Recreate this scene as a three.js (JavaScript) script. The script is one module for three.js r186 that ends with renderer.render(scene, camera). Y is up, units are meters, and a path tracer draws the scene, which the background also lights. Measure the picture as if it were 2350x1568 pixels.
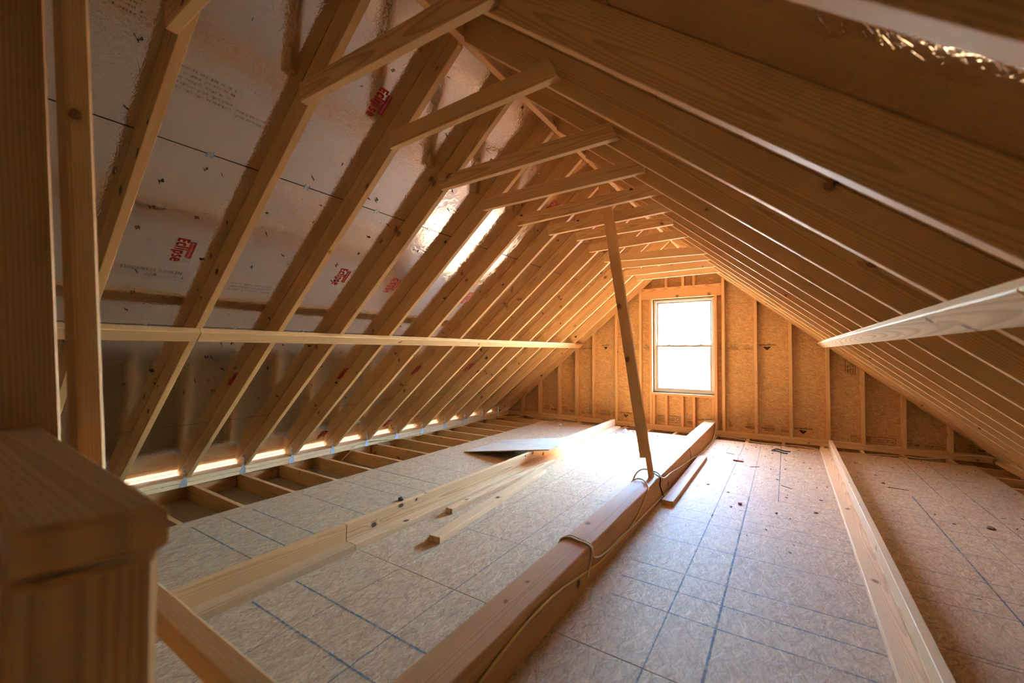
import * as THREE from 'three';
import { mergeGeometries } from 'three/addons/utils/BufferGeometryUtils.js';
import { Sky } from 'three/addons/objects/Sky.js';

/* ---------- camera, sky, sun, exposure ---------- */
const scene = new THREE.Scene();
const camera = new THREE.PerspectiveCamera(78.739, 2350 / 1568, 0.02, 400);
camera.position.set(1.3168, 1.22, 6.862);
camera.rotation.set(0.022764, 0.583626, 0.002673, 'YXZ');
camera.focus = 4.2;
camera.userData.fStop = 2.3;
scene.add(camera);

const renderer = new THREE.WebGLRenderer({ antialias: true });
renderer.toneMapping = THREE.LinearToneMapping;
renderer.toneMappingExposure = 1.18;
renderer.shadowMap.enabled = true;

const toSun = new THREE.Vector3(0.274, 0.826, -1).normalize();
const sky = new Sky();
sky.scale.setScalar(300);
sky.material.uniforms.turbidity.value = 6;
sky.material.uniforms.rayleigh.value = 1.6;
sky.material.uniforms.mieCoefficient.value = 0.003;
sky.material.uniforms.mieDirectionalG.value = 0.7;
sky.material.uniforms.sunPosition.value.copy(toSun);
scene.add(sky);
scene.environmentIntensity = 20;
scene.backgroundIntensity = 20;
const sun = new THREE.DirectionalLight(new THREE.Color(1, 0.95, 0.86), 130);
sun.position.copy(toSun).multiplyScalar(40);
sun.target.position.set(0, 0.5, 2);
sun.castShadow = true;
sun.shadow.mapSize.set(2048, 2048);
Object.assign(sun.shadow.camera, { left: -12, right: 12, top: 12, bottom: -12, near: 1, far: 120 });
scene.add(sun, sun.target);

/* ---------- seeded randomness, noise ---------- */
let seed = 12345;
const rnd = () => { seed = (seed + 0x6d2b79f5) | 0; let t = Math.imul(seed ^ (seed >>> 15), 1 | seed); t = (t + Math.imul(t ^ (t >>> 7), 61 | t)) ^ t; return ((t ^ (t >>> 14)) >>> 0) / 4294967296; };
const rr = (a, b) => a + (b - a) * rnd();
const hash = (x, y) => { let h = Math.imul(x | 0, 374761393) + Math.imul(y | 0, 668265263); h = Math.imul(h ^ (h >>> 13), 1274126177); return ((h ^ (h >>> 16)) >>> 0) / 4294967296; };
const noise = (x, y) => { const i = Math.floor(x), j = Math.floor(y), f = x - i, g = y - j, u = f * f * (3 - 2 * f), v = g * g * (3 - 2 * g); const a = hash(i, j), b = hash(i + 1, j), c = hash(i, j + 1), d = hash(i + 1, j + 1); return a + (b - a) * u + (c - a) * v + (a - b - c + d) * u * v; };
const sm = (a, b, x) => { const t = Math.min(1, Math.max(0, (x - a) / (b - a))); return t * t * (3 - 2 * t); };
const srgb = (x) => 255 * (x <= 0.0031308 ? 12.92 * x : 1.055 * Math.pow(Math.min(1, x), 1 / 2.4) - 0.055);

/* ---------- textures ---------- */
// sawn pine: 2.44 m x 1.22 m; six strips of wide faces with knots, then six strips of narrow edges
function pineTexture(sd, knotty) {
  const keep = seed; seed = sd;
  const W = 2048, H = 1024, data = new Uint8Array(W * H * 4), early = [0.78, 0.465, 0.19], late = [0.5, 0.235, 0.07];
  for (let s = 0; s < 12; s++) {
    const wide = s < 6, y0 = wide ? s * 128 : 768 + Math.floor((s - 6) * 42.66), y1 = wide ? y0 + 128 : 768 + Math.floor((s - 5) * 42.66);
    const D = wide ? rr(0.018, 0.08) : 0.3, vc = wide ? rr(-0.03, 0.18) : -0.25, taper = wide ? rr(-0.022, 0.022) : rr(-0.012, 0.012), gap = wide ? rr(0.0042, 0.0075) : rr(0.003, 0.005);
    const con = wide ? rr(0.4, 0.75) : rr(0.3, 0.6), tone = rr(0.93, 1.05), knots = [];
    const n = wide ? Math.round(rr(2, 5) * knotty) : Math.round(rr(0, 1.6));
    for (let k = 0; k < n; k++) knots.push([rr(0.08, 2.36), rr(0.012, wide ? 0.14 : 0.045), rr(0.006, wide ? 0.017 : 0.009) * (rnd() < 0.25 ? 0.5 : 1), rr(-1, 1), rnd() < 0.4]);
    for (let y = y0; y < y1; y++) for (let x = 0; x < W; x++) {
      const u = (x + 0.5) / W * 2.44, v = (y - y0 + 0.5) * 1.22 / 1024;
      const wob = noise(u * 1.3 + s * 17, v * 9) - 0.5, wob2 = noise(u * 5 + 40, v * 22 + s * 9) - 0.5;
      const vv = v - vc + 0.022 * wob + 0.003 * wob2, dd = D + taper * (u - 1.2) + 0.012 * (noise(u * 0.9 + 7 * s, 3) - 0.5);
      let r = Math.sqrt(vv * vv + dd * dd), core = 0, halo = 0, ring = 0, black = 0;
      for (const [ku, kv, rk, tilt, dark] of knots) {
        const dx = (u - ku) / 1.35, dy = v - kv + (u - ku) * 0.25 * tilt;
        if (Math.abs(dx) > rk * 5 || Math.abs(dy) > rk * 5) continue;
        const q = Math.sqrt(dx * dx + dy * dy) / rk * (1 + 0.25 * (noise(u * 120, v * 120 + s) - 0.5));
        r += rk * 0.8 * Math.exp(-q * q / 3.2) * (dy > 0 ? 1 : -1) * 0.6;
        if (q < 1.05) { core = Math.max(core, 1 - sm(0.85, 1.05, q)); ring = 0.5 + 0.5 * Math.cos(q * 17); if (dark) black = 0.75; black = Math.max(black, sm(0.72, 0.95, q) * 0.6); }
        halo = Math.max(halo, 1 - sm(0.9, 2.4, q));
      }
      const ph = r / gap, f = ph - Math.floor(ph), band = sm(0.35, 0.9, f) * (1 - sm(0.92, 1, f));
      const fib = noise(u * 25 + s * 5, v * 1100) - 0.5, cloud = noise(u * 2.3 + 11, v * 14 + s * 31) - 0.5;
      const m = Math.min(1, band * con + halo * 0.35), lum = tone * (1 + 0.1 * fib + 0.12 * cloud);
      const o = (y * W + x) * 4;
      for (let c = 0; c < 3; c++) {
        let a = (early[c] + (late[c] - early[c]) * m) * lum;
        if (core > 0) { const kc = [0.27, 0.105, 0.04][c] * (0.75 + 0.4 * ring); a = a + (kc - a) * core * 0.9; a *= 1 - core * black; }
        data[o + c] = Math.max(0, Math.min(255, srgb(a)));
      }
      data[o + 3] = 255;
    }
  }
  seed = keep;
  const t = new THREE.DataTexture(data, W, H); t.colorSpace = THREE.SRGBColorSpace; t.magFilter = THREE.LinearFilter; t.minFilter = THREE.LinearFilter;
  t.wrapS = THREE.MirroredRepeatWrapping; t.wrapT = THREE.RepeatWrapping; t.needsUpdate = true;
  return t;
}
const canvasTex = (w, h, draw, color = true) => {
  const c = document.createElement('canvas'); c.width = w; c.height = h; const g = c.getContext('2d'); draw(g, w, h);
  const t = new THREE.CanvasTexture(c); if (color) t.colorSpace = THREE.SRGBColorSpace; t.wrapS = t.wrapT = THREE.RepeatWrapping; return t;
};
const flakes = (sd, base, spread, along) => canvasTex(2048, 1024, (g, w, h) => {   // oriented strand board, 2.44 m x 1.22 m
  const keep = seed; seed = sd;
  g.fillStyle = `rgb(${base.join(',')})`; g.fillRect(0, 0, w, h);
  for (let i = 0; i < 42000; i++) {
    const x = rr(-40, w + 40), y = rr(-40, h + 40), L = rr(14, 62), B = rr(2, 8), a = (along + (rnd() + rnd() + rnd() - 1.5) * 1.15);
    const k = (rnd() + rnd() - 1) * spread, red = (rnd() - 0.5) * 12, al = rr(0.25, 0.75);
    g.save(); g.translate(x, y); g.rotate(a);
    g.fillStyle = `rgba(${base[0] + k + red | 0},${base[1] + k | 0},${base[2] + k * 0.9 - red | 0},${al})`;
    g.beginPath(); g.moveTo(-L / 2, -B / 2 + rr(-2, 2)); g.lineTo(L / 2, -B / 2 + rr(-2, 2)); g.lineTo(L / 2 + rr(-6, 6), B / 2); g.lineTo(-L / 2 + rr(-6, 6), B / 2); g.closePath(); g.fill();
    if (rnd() < 0.4) { g.strokeStyle = `rgba(${base[0] * 0.52 | 0},${base[1] * 0.42 | 0},${base[2] * 0.3 | 0},${rr(0.15, 0.6)})`; g.lineWidth = rr(0.6, 1.5); g.beginPath(); g.moveTo(-L / 2, B / 2); g.lineTo(L / 2, B / 2 + rr(-2, 2)); g.stroke(); }
    g.restore();
  }
  for (let i = 0; i < 900; i++) { g.save(); g.translate(rr(0, w), rr(0, h)); g.rotate(rr(0, 6.3)); g.fillStyle = `rgba(${base[0] * 0.5 | 0},${base[1] * 0.33 | 0},${base[2] * 0.2 | 0},${rr(0.2, 0.6)})`; g.fillRect(0, 0, rr(3, 22), rr(0.8, 2.5)); g.restore(); }
  seed = keep;
});
const T = {
  pine: [pineTexture(11, 1), pineTexture(29, 0.7)],
  osb: flakes(5, [205, 172, 130], 46, 0),
  osbWall: flakes(8, [208, 160, 100], 44, 0.3),
  foilBump: canvasTex(1024, 1024, (g, w, h) => {
    g.fillStyle = '#808080'; g.fillRect(0, 0, w, h);
    const stroke = (n, L0, L1, lw, al) => { for (let i = 0; i < n; i++) { const v = rnd() < 0.5 ? 255 : 0, x = rr(0, w), y = rr(0, h), a = rr(0, 6.3), L = rr(L0, L1); for (const ox of [-w, 0, w]) for (const oy of [-h, 0, h]) { if (x + ox < -L || x + ox > w + L || y + oy < -L || y + oy > h + L) continue; g.strokeStyle = `rgba(${v},${v},${v},${al})`; g.lineWidth = lw; g.beginPath(); g.moveTo(x + ox - Math.cos(a) * L / 2, y + oy - Math.sin(a) * L / 2); g.quadraticCurveTo(x + ox, y + oy + L * 0.08, x + ox + Math.cos(a) * L / 2, y + oy + Math.sin(a) * L / 2); g.stroke(); } } };
    stroke(2600, 25, 90, 9, 0.05); stroke(9000, 8, 40, 3, 0.09); stroke(1500, 12, 60, 2, 0.22);
  }, false),
  stroke: canvasTex(1024, 32, (g, w, h) => {                      // a dry paint-stick line
    g.clearRect(0, 0, w, h);
    for (let x = 0; x < w; x += 2) { const a = 0.45 + 0.5 * noise(x * 0.05, 4), t = 3 + 5 * noise(x * 0.11, 9), b = 3 + 5 * noise(x * 0.13, 19); g.fillStyle = `rgba(112,126,140,${a * 0.85})`; g.fillRect(x, t, 2, h - t - b); if (noise(x * 0.3, 33) > 0.78) { g.fillStyle = 'rgba(70,82,94,0.5)'; g.fillRect(x, t + 4, 3, 8 * rnd() + 4); } }
  }),
};

/* ---------- materials ---------- */
const M = {};
const pines = {};                                    // tint name -> [material per texture]
for (const [name, col, rough] of [['rafter', [0.98, 0.93, 0.84], 0.62], ['pale', [1.04, 1.06, 1.12], 0.66], ['white', [1.08, 1.16, 1.36], 0.68], ['pink', [0.98, 0.86, 0.84], 0.68], ['brown', [0.8, 0.68, 0.56], 0.6], ['grey', [0.86, 0.88, 0.98], 0.7]])
  pines[name] = T.pine.map((map) => { const m = new THREE.MeshStandardMaterial({ map, color: new THREE.Color().setRGB(...col), roughness: rough }); m.name = 'pine ' + name; return m; });
M.deck = new THREE.MeshStandardMaterial({ map: T.osb, roughness: 0.72 });
M.deckSide = new THREE.MeshStandardMaterial({ map: T.osb, roughness: 0.85, color: 0x9a7458 });
M.wallOsb = new THREE.MeshStandardMaterial({ map: T.osbWall, roughness: 0.62 });
M.sheetOld = new THREE.MeshStandardMaterial({ map: canvasTex(1024, 512, (g, w, h) => {
  g.drawImage(T.osb.image, 0, 0, 2048, 1024, 0, 0, w * 1.2, h * 1.2);
  g.fillStyle = 'rgba(205,208,200,0.45)'; g.fillRect(0, 0, w, h);
  for (let i = 0; i < 60; i++) { const x = rr(0, w), y = h * 0.2 + x * 0.35 + rr(-40, 40); g.fillStyle = `rgba(90,125,160,${rr(0.04, 0.16)})`; g.beginPath(); g.ellipse(x, y, rr(10, 70), rr(4, 14), 0.35, 0, 7); g.fill(); }
  for (let i = 0; i < 130; i++) { g.fillStyle = `rgba(70,60,40,${rr(0.2, 0.7)})`; g.beginPath(); g.ellipse(rr(0, w), rr(0, h), rr(1, 5), rr(1, 3), rr(0, 3), 0, 7); g.fill(); }
}), roughness: 0.8 });
M.foil = new THREE.MeshStandardMaterial({ color: new THREE.Color().setRGB(0.84, 0.81, 0.8), metalness: 1, roughness: 0.06, bumpMap: T.foilBump, bumpScale: 0.0012 });
M.osbBack = new THREE.MeshStandardMaterial({ color: 0x8a6a45, roughness: 0.9 });
M.shingle = new THREE.MeshStandardMaterial({ color: 0x3a3632, roughness: 0.95 });
M.vinyl = new THREE.MeshStandardMaterial({ color: 0xb9b4a6, roughness: 0.4 });
M.glass = new THREE.MeshPhysicalMaterial({ color: 0xffffff, transmission: 1, thickness: 0, roughness: 0, ior: 1.45 });
M.galv = new THREE.MeshStandardMaterial({ color: new THREE.Color().setRGB(0.62, 0.68, 0.74), metalness: 0.9, roughness: 0.38 });
M.nail = new THREE.MeshStandardMaterial({ color: 0x4a4238, metalness: 0.5, roughness: 0.5 });
M.splinter = new THREE.MeshStandardMaterial({ color: 0x6b4a28, roughness: 0.85 });
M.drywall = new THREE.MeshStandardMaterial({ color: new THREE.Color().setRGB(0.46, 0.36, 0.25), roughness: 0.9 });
M.yellow = new THREE.MeshStandardMaterial({ color: new THREE.Color().setRGB(0.75, 0.5, 0.12), roughness: 0.45 });
M.cream = new THREE.MeshStandardMaterial({ color: new THREE.Color().setRGB(0.78, 0.66, 0.46), roughness: 0.45 });
M.black = new THREE.MeshStandardMaterial({ color: 0x1c1a1a, roughness: 0.5 });
M.brick = new THREE.MeshStandardMaterial({ color: 0xb59a80, roughness: 0.9 });
M.paper = new THREE.MeshStandardMaterial({ color: 0xdfe6ee, roughness: 0.7, side: THREE.DoubleSide });
M.scrap = new THREE.MeshStandardMaterial({ color: 0x8a3f1c, roughness: 0.7 });
M.soffit = new THREE.MeshStandardMaterial({ color: 0xe8e8e4, roughness: 0.6 });
M.dirt = new THREE.MeshStandardMaterial({ color: 0xb3a288, roughness: 1 });
M.house = new THREE.MeshStandardMaterial({ color: 0xd9d4ca, roughness: 0.8 });
M.houseRoof = new THREE.MeshStandardMaterial({ color: 0xbcb6ac, roughness: 0.9 });
M.pane = new THREE.MeshStandardMaterial({ color: 0x4d7fa6, roughness: 0.3 });
M.leaf = new THREE.MeshStandardMaterial({ color: 0x7c9aa0, roughness: 0.9 });
M.bark = new THREE.MeshStandardMaterial({ color: 0x8a7a68, roughness: 0.9 });
M.line = new THREE.MeshStandardMaterial({ map: T.stroke, transparent: true, roughness: 0.8 });

/* ---------- naming ---------- */
const used = {};
const numbered = (n) => { const k = used[n] = (used[n] ?? -1) + 1; return k ? n + '_' + String(k).padStart(3, '0') : n; };
function tag(o, label, category, group, kind) { o.userData.label = label; if (category) o.userData.category = category; if (group) o.userData.group = group; if (kind) o.userData.kind = kind; return o; }
const lit = (o) => { o.castShadow = o.receiveShadow = true; return o; };
function part(name, geo, mat, parent) { const m = lit(new THREE.Mesh(geo, mat)); m.name = numbered(name); parent.add(m); return m; }
function group(name, x = 0, y = 0, z = 0) { const g = new THREE.Group(); g.name = numbered(name); g.position.set(x, y, z); scene.add(g); return g; }
// a thing of one mesh: its origin goes to the middle of its base
function thing(name, geo, mat, label, category, grp) {
  geo.computeBoundingBox(); const b = geo.boundingBox, c = new THREE.Vector3((b.min.x + b.max.x) / 2, b.min.y, (b.min.z + b.max.z) / 2);
  geo.translate(-c.x, -c.y, -c.z); const m = lit(new THREE.Mesh(geo, mat)); m.name = numbered(name); m.position.copy(c); scene.add(m);
  return tag(m, label, category, grp);
}
const ORD = ['first', 'second', 'third', 'fourth', 'fifth', 'sixth', 'seventh', 'eighth', 'ninth', 'tenth', 'eleventh', 'twelfth', 'thirteenth', 'fourteenth', 'fifteenth', 'sixteenth', 'seventeenth', 'eighteenth'];
const V = (x, y, z) => new THREE.Vector3(x, y, z);

/* ---------- the one modelling tool: a bevelled prism over a convex outline ---------- */
// outline: [s, d] counter-clockwise in the plane (S, D) at O; thickness t along W = S x D
function prism(outline, t, O, S, D, { bevel = 0.0025, wood = true, u0, v0, scale = [2.44, 1.22], swap = false, edge } = {}) {
  const W = S.clone().cross(D).normalize(), n = outline.length, c = Math.min(bevel, t * 0.3), pos = [], uv = [];
  const strip = Math.floor(rnd() * 6), est = Math.floor(rnd() * 6), ou = u0 ?? rnd() * 4, flip = rnd() < 0.5 ? -1 : 1;
  const ds = outline.map((p) => p[1]), d0 = Math.min(...ds), dw = Math.max(...ds) - d0, ev = edge ?? 0.75 + est * 0.04166 + 0.002;
  const face = (p) => { if (!wood) return swap ? [p[1] / scale[0] + ou, p[0] / scale[1] + (v0 ?? 0)] : [p[0] / scale[0] + ou, p[1] / scale[1] + (v0 ?? 0)]; const k = dw <= 0.05 ? [ev, 1.22] : [strip * 0.125 + 0.001, dw > 0.15 ? 1.22 * dw / 0.149 : 1.22]; return [flip * p[0] / 2.44 + ou, k[0] + (p[1] - d0) / k[1]]; };
  const inset = outline.map((p, i) => {
    const a = outline[(i + n - 1) % n], b = outline[(i + 1) % n], e1 = [p[0] - a[0], p[1] - a[1]], e2 = [b[0] - p[0], b[1] - p[1]], l1 = Math.hypot(...e1), l2 = Math.hypot(...e2);
    const n1 = [-e1[1] / l1, e1[0] / l1], n2 = [-e2[1] / l2, e2[0] / l2], k = 1 + n1[0] * n2[0] + n1[1] * n2[1];
    return [p[0] + c * (n1[0] + n2[0]) / k, p[1] + c * (n1[1] + n2[1]) / k];
  });
  const P = (p, w) => O.clone().addScaledVector(S, p[0]).addScaledVector(D, p[1]).addScaledVector(W, w);
  const tri = (a, b, d, ua, ub, ud) => { for (const q of [a, b, d]) pos.push(q.x, q.y, q.z); uv.push(...ua, ...ub, ...ud); };
  const quad = (a, b, d, e, ua, ub, ud, ue) => { tri(a, b, d, ua, ub, ud); tri(a, d, e, ua, ud, ue); };
  for (let i = 1; i < n - 1; i++) {
    tri(P(inset[0], t), P(inset[i], t), P(inset[i + 1], t), face(inset[0]), face(inset[i]), face(inset[i + 1]));
    const m = (p) => { const q = face(p); return wood ? [q[0] + 0.37, q[1]] : q; };
    tri(P(inset[0], 0), P(inset[i + 1], 0), P(inset[i], 0), m(inset[0]), m(inset[i + 1]), m(inset[i]));
  }
  for (let i = 0; i < n; i++) {
    const a = outline[i], b = outline[(i + 1) % n], ia = inset[i], ib = inset[(i + 1) % n], along = Math.abs(b[0] - a[0]) >= Math.abs(b[1] - a[1]);
    const su = (p, w) => { if (!wood) return [p[0] / scale[0] + ou, (p[1] + w) / scale[1] + (v0 ?? 0)]; if (!along) return [ou + w * 0.2, ev + 0.01 + (p[1] - d0) * 0.12]; const k = t <= 0.05 ? [ev, 1.22] : [((strip + 3) % 6) * 0.125 + 0.001, t > 0.15 ? 1.22 * t / 0.149 : 1.22]; return [p[0] / 2.44 + ou + 0.7, k[0] + w / k[1]]; };
    quad(P(a, c), P(b, c), P(b, t - c), P(a, t - c), su(a, c), su(b, c), su(b, t - c), su(a, t - c));
    quad(P(a, t - c), P(b, t - c), P(ib, t), P(ia, t), su(a, t - c), su(b, t - c), su(b, t), su(a, t));
    quad(P(ia, 0), P(ib, 0), P(b, c), P(a, c), su(a, 0), su(b, 0), su(b, c), su(a, c));
  }
  const g = new THREE.BufferGeometry();
  g.setAttribute('position', new THREE.Float32BufferAttribute(pos, 3)); g.setAttribute('uv', new THREE.Float32BufferAttribute(uv, 2)); g.computeVertexNormals();
  return g;
}
const X = V(1, 0, 0), Y = V(0, 1, 0), Z = V(0, 0, 1);
const rect = (l, w) => [[0, 0], [l, 0], [l, w], [0, w]];
// boards whose length runs along x, y or z, given by their box; the wide face is found by itself
function board(x0, x1, y0, y1, z0, z1, opt) {
  const d = [x1 - x0, y1 - y0, z1 - z0], O = [V(x0, y0, z0), V(x1, y0, z0)];
  const L = d.indexOf(Math.max(...d));
  if (L === 0) return d[1] >= d[2] ? prism(rect(d[0], d[1]), d[2], V(x0, y0, z0), X, Y, opt) : prism(rect(d[0], d[2]), d[1], V(x0, y0, z1), X, Z.clone().negate(), opt);
  if (L === 1) return d[0] >= d[2] ? prism(rect(d[1], d[0]), d[2], V(x1, y0, z0), Y, X.clone().negate(), opt) : prism(rect(d[1], d[2]), d[0], V(x0, y0, z0), Y, Z, opt);
  return d[0] >= d[1] ? prism(rect(d[2], d[0]), d[1], V(x0, y0, z0), Z, X, opt) : prism(rect(d[2], d[1]), d[0], V(x1, y0, z0), Z, Y, opt);
}
// a board between two points: width along a given direction, thickness across
function stick(a, b, width, thick, across, opt) {
  const S = b.clone().sub(a), L = S.length(); S.normalize();
  const D = across.clone().addScaledVector(S, -across.dot(S)).normalize(), W = S.clone().cross(D);
  return prism(rect(L, width), thick, a.clone().addScaledVector(D, -width / 2).addScaledVector(W, -thick / 2), S, D, opt);
}
const pine = (tint) => pines[tint][rnd() < 0.5 ? 0 : 1];

/* ---------- measures ---------- */
const RIDGE = 2.746, TAN = 10 / 12, CA = Math.cos(Math.atan(TAN)), SA = Math.sin(Math.atan(TAN)), DEEP = 0.13, UP = DEEP / CA, FOIL = RIDGE + UP;
const PITCH = 0.48768, ZN = 5.8159, ZEND = 9.0, PLATE = 3.212;
const rafterZ = (i) => ZN - i * PITCH;           // face towards the room, i = -1 ... 11

/* ---------- floor: panels, paint lines, joists ---------- */
const floor = tag(group('floor'), 'strand board deck with grey grid lines over the ceiling joists', null, null, 'structure');
const deckRows = [[-2.25, -1.0, [0.4, 1.6, 4.04, 6.48, ZEND]], [-0.998, 0.366, [0.42, 2.8, 5.226, 7.65, ZEND]], [0.368, 1.75, [0.44, 2.805, 5.225, 7.65, ZEND]], [1.752, 2.993, [0.378, 2.014, 4.45, 6.88, ZEND]]];
for (const [x0, x1, zs] of deckRows) for (let k = 0; k + 1 < zs.length; k++)
  part('floor_panel', prism(rect(zs[k + 1] - zs[k] - 0.003, x1 - x0), 0.011, V(x0, -0.011, zs[k]), Z, X, { wood: false, bevel: 0.0012, u0: rnd(), v0: rnd() }), M.deck, floor);
const lineGeo = (x0, z0, x1, z1, w) => {
  const a = V(x0, 0.0006, z0), b = V(x1, 0.0006, z1), s = b.clone().sub(a), L = s.length(); s.normalize();
  const n = V(-s.z, 0, s.x).multiplyScalar(w / 2), g = new THREE.BufferGeometry(), o = rnd();
  const p = [a.clone().add(n), b.clone().add(n), b.clone().sub(n), a.clone().sub(n)];
  g.setAttribute('position', new THREE.Float32BufferAttribute(p.flatMap((q) => q.toArray()), 3));
  g.setAttribute('uv', new THREE.Float32BufferAttribute([o, 0, o + L / 0.9, 0, o + L / 0.9, 1, o, 1], 2)); g.setIndex([0, 1, 2, 0, 2, 3]); g.computeVertexNormals();
  if (g.attributes.normal.getY(0) < 0) { g.setIndex([0, 2, 1, 0, 3, 2]); g.computeVertexNormals(); }
  return g;
};
const LINES = [
  [0.838, 0.5, 0.842, 6.2, 10], [1.024, 0.6, 1.04, 2.8, 7], [1.04, 2.81, 1.046, 6.3, 15], [1.243, 0.45, 1.246, 2.81, 12],
  [0.49, 3.19, 1.64, 3.206, 8], [0.49, 3.402, 1.64, 3.419, 8], [0.559, 3.614, 1.64, 3.617, 9], [0.5, 4.014, 1.64, 4.018, 9], [0.56, 4.415, 1.64, 4.418, 11], [0.548, 4.614, 1.64, 4.615, 12], [0.568, 4.812, 1.64, 4.813, 12], [0.56, 5.64, 1.64, 5.64, 12],
  [0.5, 1.19, 1.64, 1.19, 4], [0.5, 1.42, 1.64, 1.42, 4], [0.5, 1.66, 1.64, 1.675, 5], [0.5, 2.1, 1.64, 2.1, 4],
  [2.386, 0.44, 2.387, 1.99, 9], [2.583, 0.46, 2.588, 4.4, 8], [2.187, 2.03, 2.187, 4.42, 13], [2.392, 2.14, 2.4, 4.4, 5],
  [1.836, 1.196, 2.9, 1.192, 7], [1.842, 1.413, 2.9, 1.408, 6], [1.851, 1.643, 2.9, 1.629, 7], [1.828, 2.414, 2.9, 2.421, 7], [1.838, 2.622, 2.9, 2.622, 7], [1.842, 2.815, 2.9, 2.825, 8], [1.84, 3.229, 2.9, 3.226, 8], [1.832, 3.617, 2.9, 3.619, 9], [1.834, 3.81, 2.7, 3.811, 9], [1.835, 3.997, 2.7, 3.999, 9], [1.831, 4.42, 2.7, 4.42, 9],
  [-2.114, 5.66, -1.298, 5.645, 14], [-2.12, 5.46, -1.303, 5.448, 14], [-2.119, 5.268, -1.303, 5.249, 13], [-2.136, 4.864, -1.31, 4.857, 11], [-2.133, 4.452, -1.3, 4.44, 10], [-2.15, 4.256, -1.295, 4.243, 10], [-2.142, 4.035, -1.293, 4.031, 9], [-2.14, 3.63, -1.29, 3.63, 7], [-2.14, 3.23, -1.29, 3.23, 6],
  [-1.645, 6.2, -1.632, 2.9, 5], [-1.83, 6.2, -1.805, 3.2, 4],
  [-0.86, 5.846, 0.28, 5.84, 15], [-0.86, 5.63, 0.28, 5.629, 15], [-0.5, 6.043, 0.28, 6.043, 14], [-0.55, 4.626, 0.28, 4.604, 7], [-0.7, 4.23, 0.28, 4.21, 5], [-0.85, 3.61, 0.28, 3.61, 6], [-0.65, 3.2, 0.28, 3.2, 5], [-0.7, 2.62, 0.28, 2.62, 4],
  [-0.515, 6.3, -0.506, 5.25, 7], [-0.512, 5.22, -0.53, 2.7, 6], [-0.098, 6.2, -0.113, 5.24, 8], [-0.112, 5.22, -0.1, 2.5, 7],
];
for (const [a, b, c, d, w] of LINES) part('paint_line', lineGeo(a, b, c, d, w / 1000), M.line, floor);
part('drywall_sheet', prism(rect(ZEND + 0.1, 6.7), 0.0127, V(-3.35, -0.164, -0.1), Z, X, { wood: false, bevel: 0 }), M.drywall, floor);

const joistZ = (k) => 5.263 - 0.4064 * k;         // k = 12 is the last before the gable
for (let k = 12; k >= -2; k--) {
  const z = joistZ(k) + (k === 12 ? 0.004 : 0);
  thing('ceiling_joist', board(-3.33, 3.33, -0.151, -0.0112, z - 0.019, z + 0.019), pine('rafter'), `${ORD[12 - k]} ceiling joist from the window wall, its pale top edge bare beside the deck`, 'joist', 'ceiling joists under the deck edge');
}
[[-2.933, 1], [-2.526, 1], [-2.12, 1], [-1.713, 1], [-1.307, 1], [-0.9, 1], [-0.5, 1], [-0.106, 1], [0.44, 1], [0.847, 1], [1.264, 1], [1.686, 1], [2.081, 1], [2.456, 1], [2.864, 1]].forEach(([x], i) =>
  thing('ladder_block', board(x - 0.019, x + 0.019, -0.15, -0.0115, 0.0, joistZ(12) - 0.016), pine('pale'), `short ladder block under the gable bottom plate, ${ORD[i]} counted from the eave with hurricane straps`, 'framing block', 'ladder blocks along the gable wall'));

/* ---------- eave walls ---------- */
for (const sx of [-1, 1]) {
  const w = tag(group(sx < 0 ? 'wall_left' : 'wall_right'), sx < 0 ? 'low eave rim behind the strapped double plate' : 'low eave rim on the side without straps', null, null, 'structure');
  const a = sx * 3.336, b = sx * 3.375;
  part('rim_board', board(Math.min(a, b), Math.max(a, b), -0.164, 0.0645, -0.02, ZEND), pine('brown'), w);
  part('soffit_board', board(Math.min(sx * 3.42, sx * 3.44), Math.max(sx * 3.42, sx * 3.44), -0.25, 0.075, -0.1, ZEND), M.soffit, w);
  part('soffit_board', board(Math.min(sx * 3.395, sx * 3.44), Math.max(sx * 3.395, sx * 3.44), -0.265, -0.25, -0.1, ZEND), M.soffit, w);
  for (let k = 12; k >= -2; k--) { const z0 = joistZ(k) + 0.021, z1 = joistZ(k - 1) - 0.021; part('rim_block', board(Math.min(sx * 3.295, sx * 3.333), Math.max(sx * 3.295, sx * 3.333), -0.15, -0.012, z0, z1), pine('brown'), w); }
  const x0 = Math.min(sx * PLATE, sx * 3.334), x1 = Math.max(sx * PLATE, sx * 3.334), side = sx < 0 ? 'with hurricane straps' : 'without straps';
  thing('eave_plate', board(x0, x1, -0.011, 0.0265, 0.092, ZEND - 0.05, { bevel: 0.004 }), pine('white'), `lower of the two stacked eave plates on the eave ${side}`, 'plate', null);
  thing('eave_plate', board(x0, x1, 0.0275, 0.065, 0.13, ZEND - 0.05, { bevel: 0.004 }), pine('white'), `upper of the two stacked eave plates on the eave ${side}`, 'plate', null);
}

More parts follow.
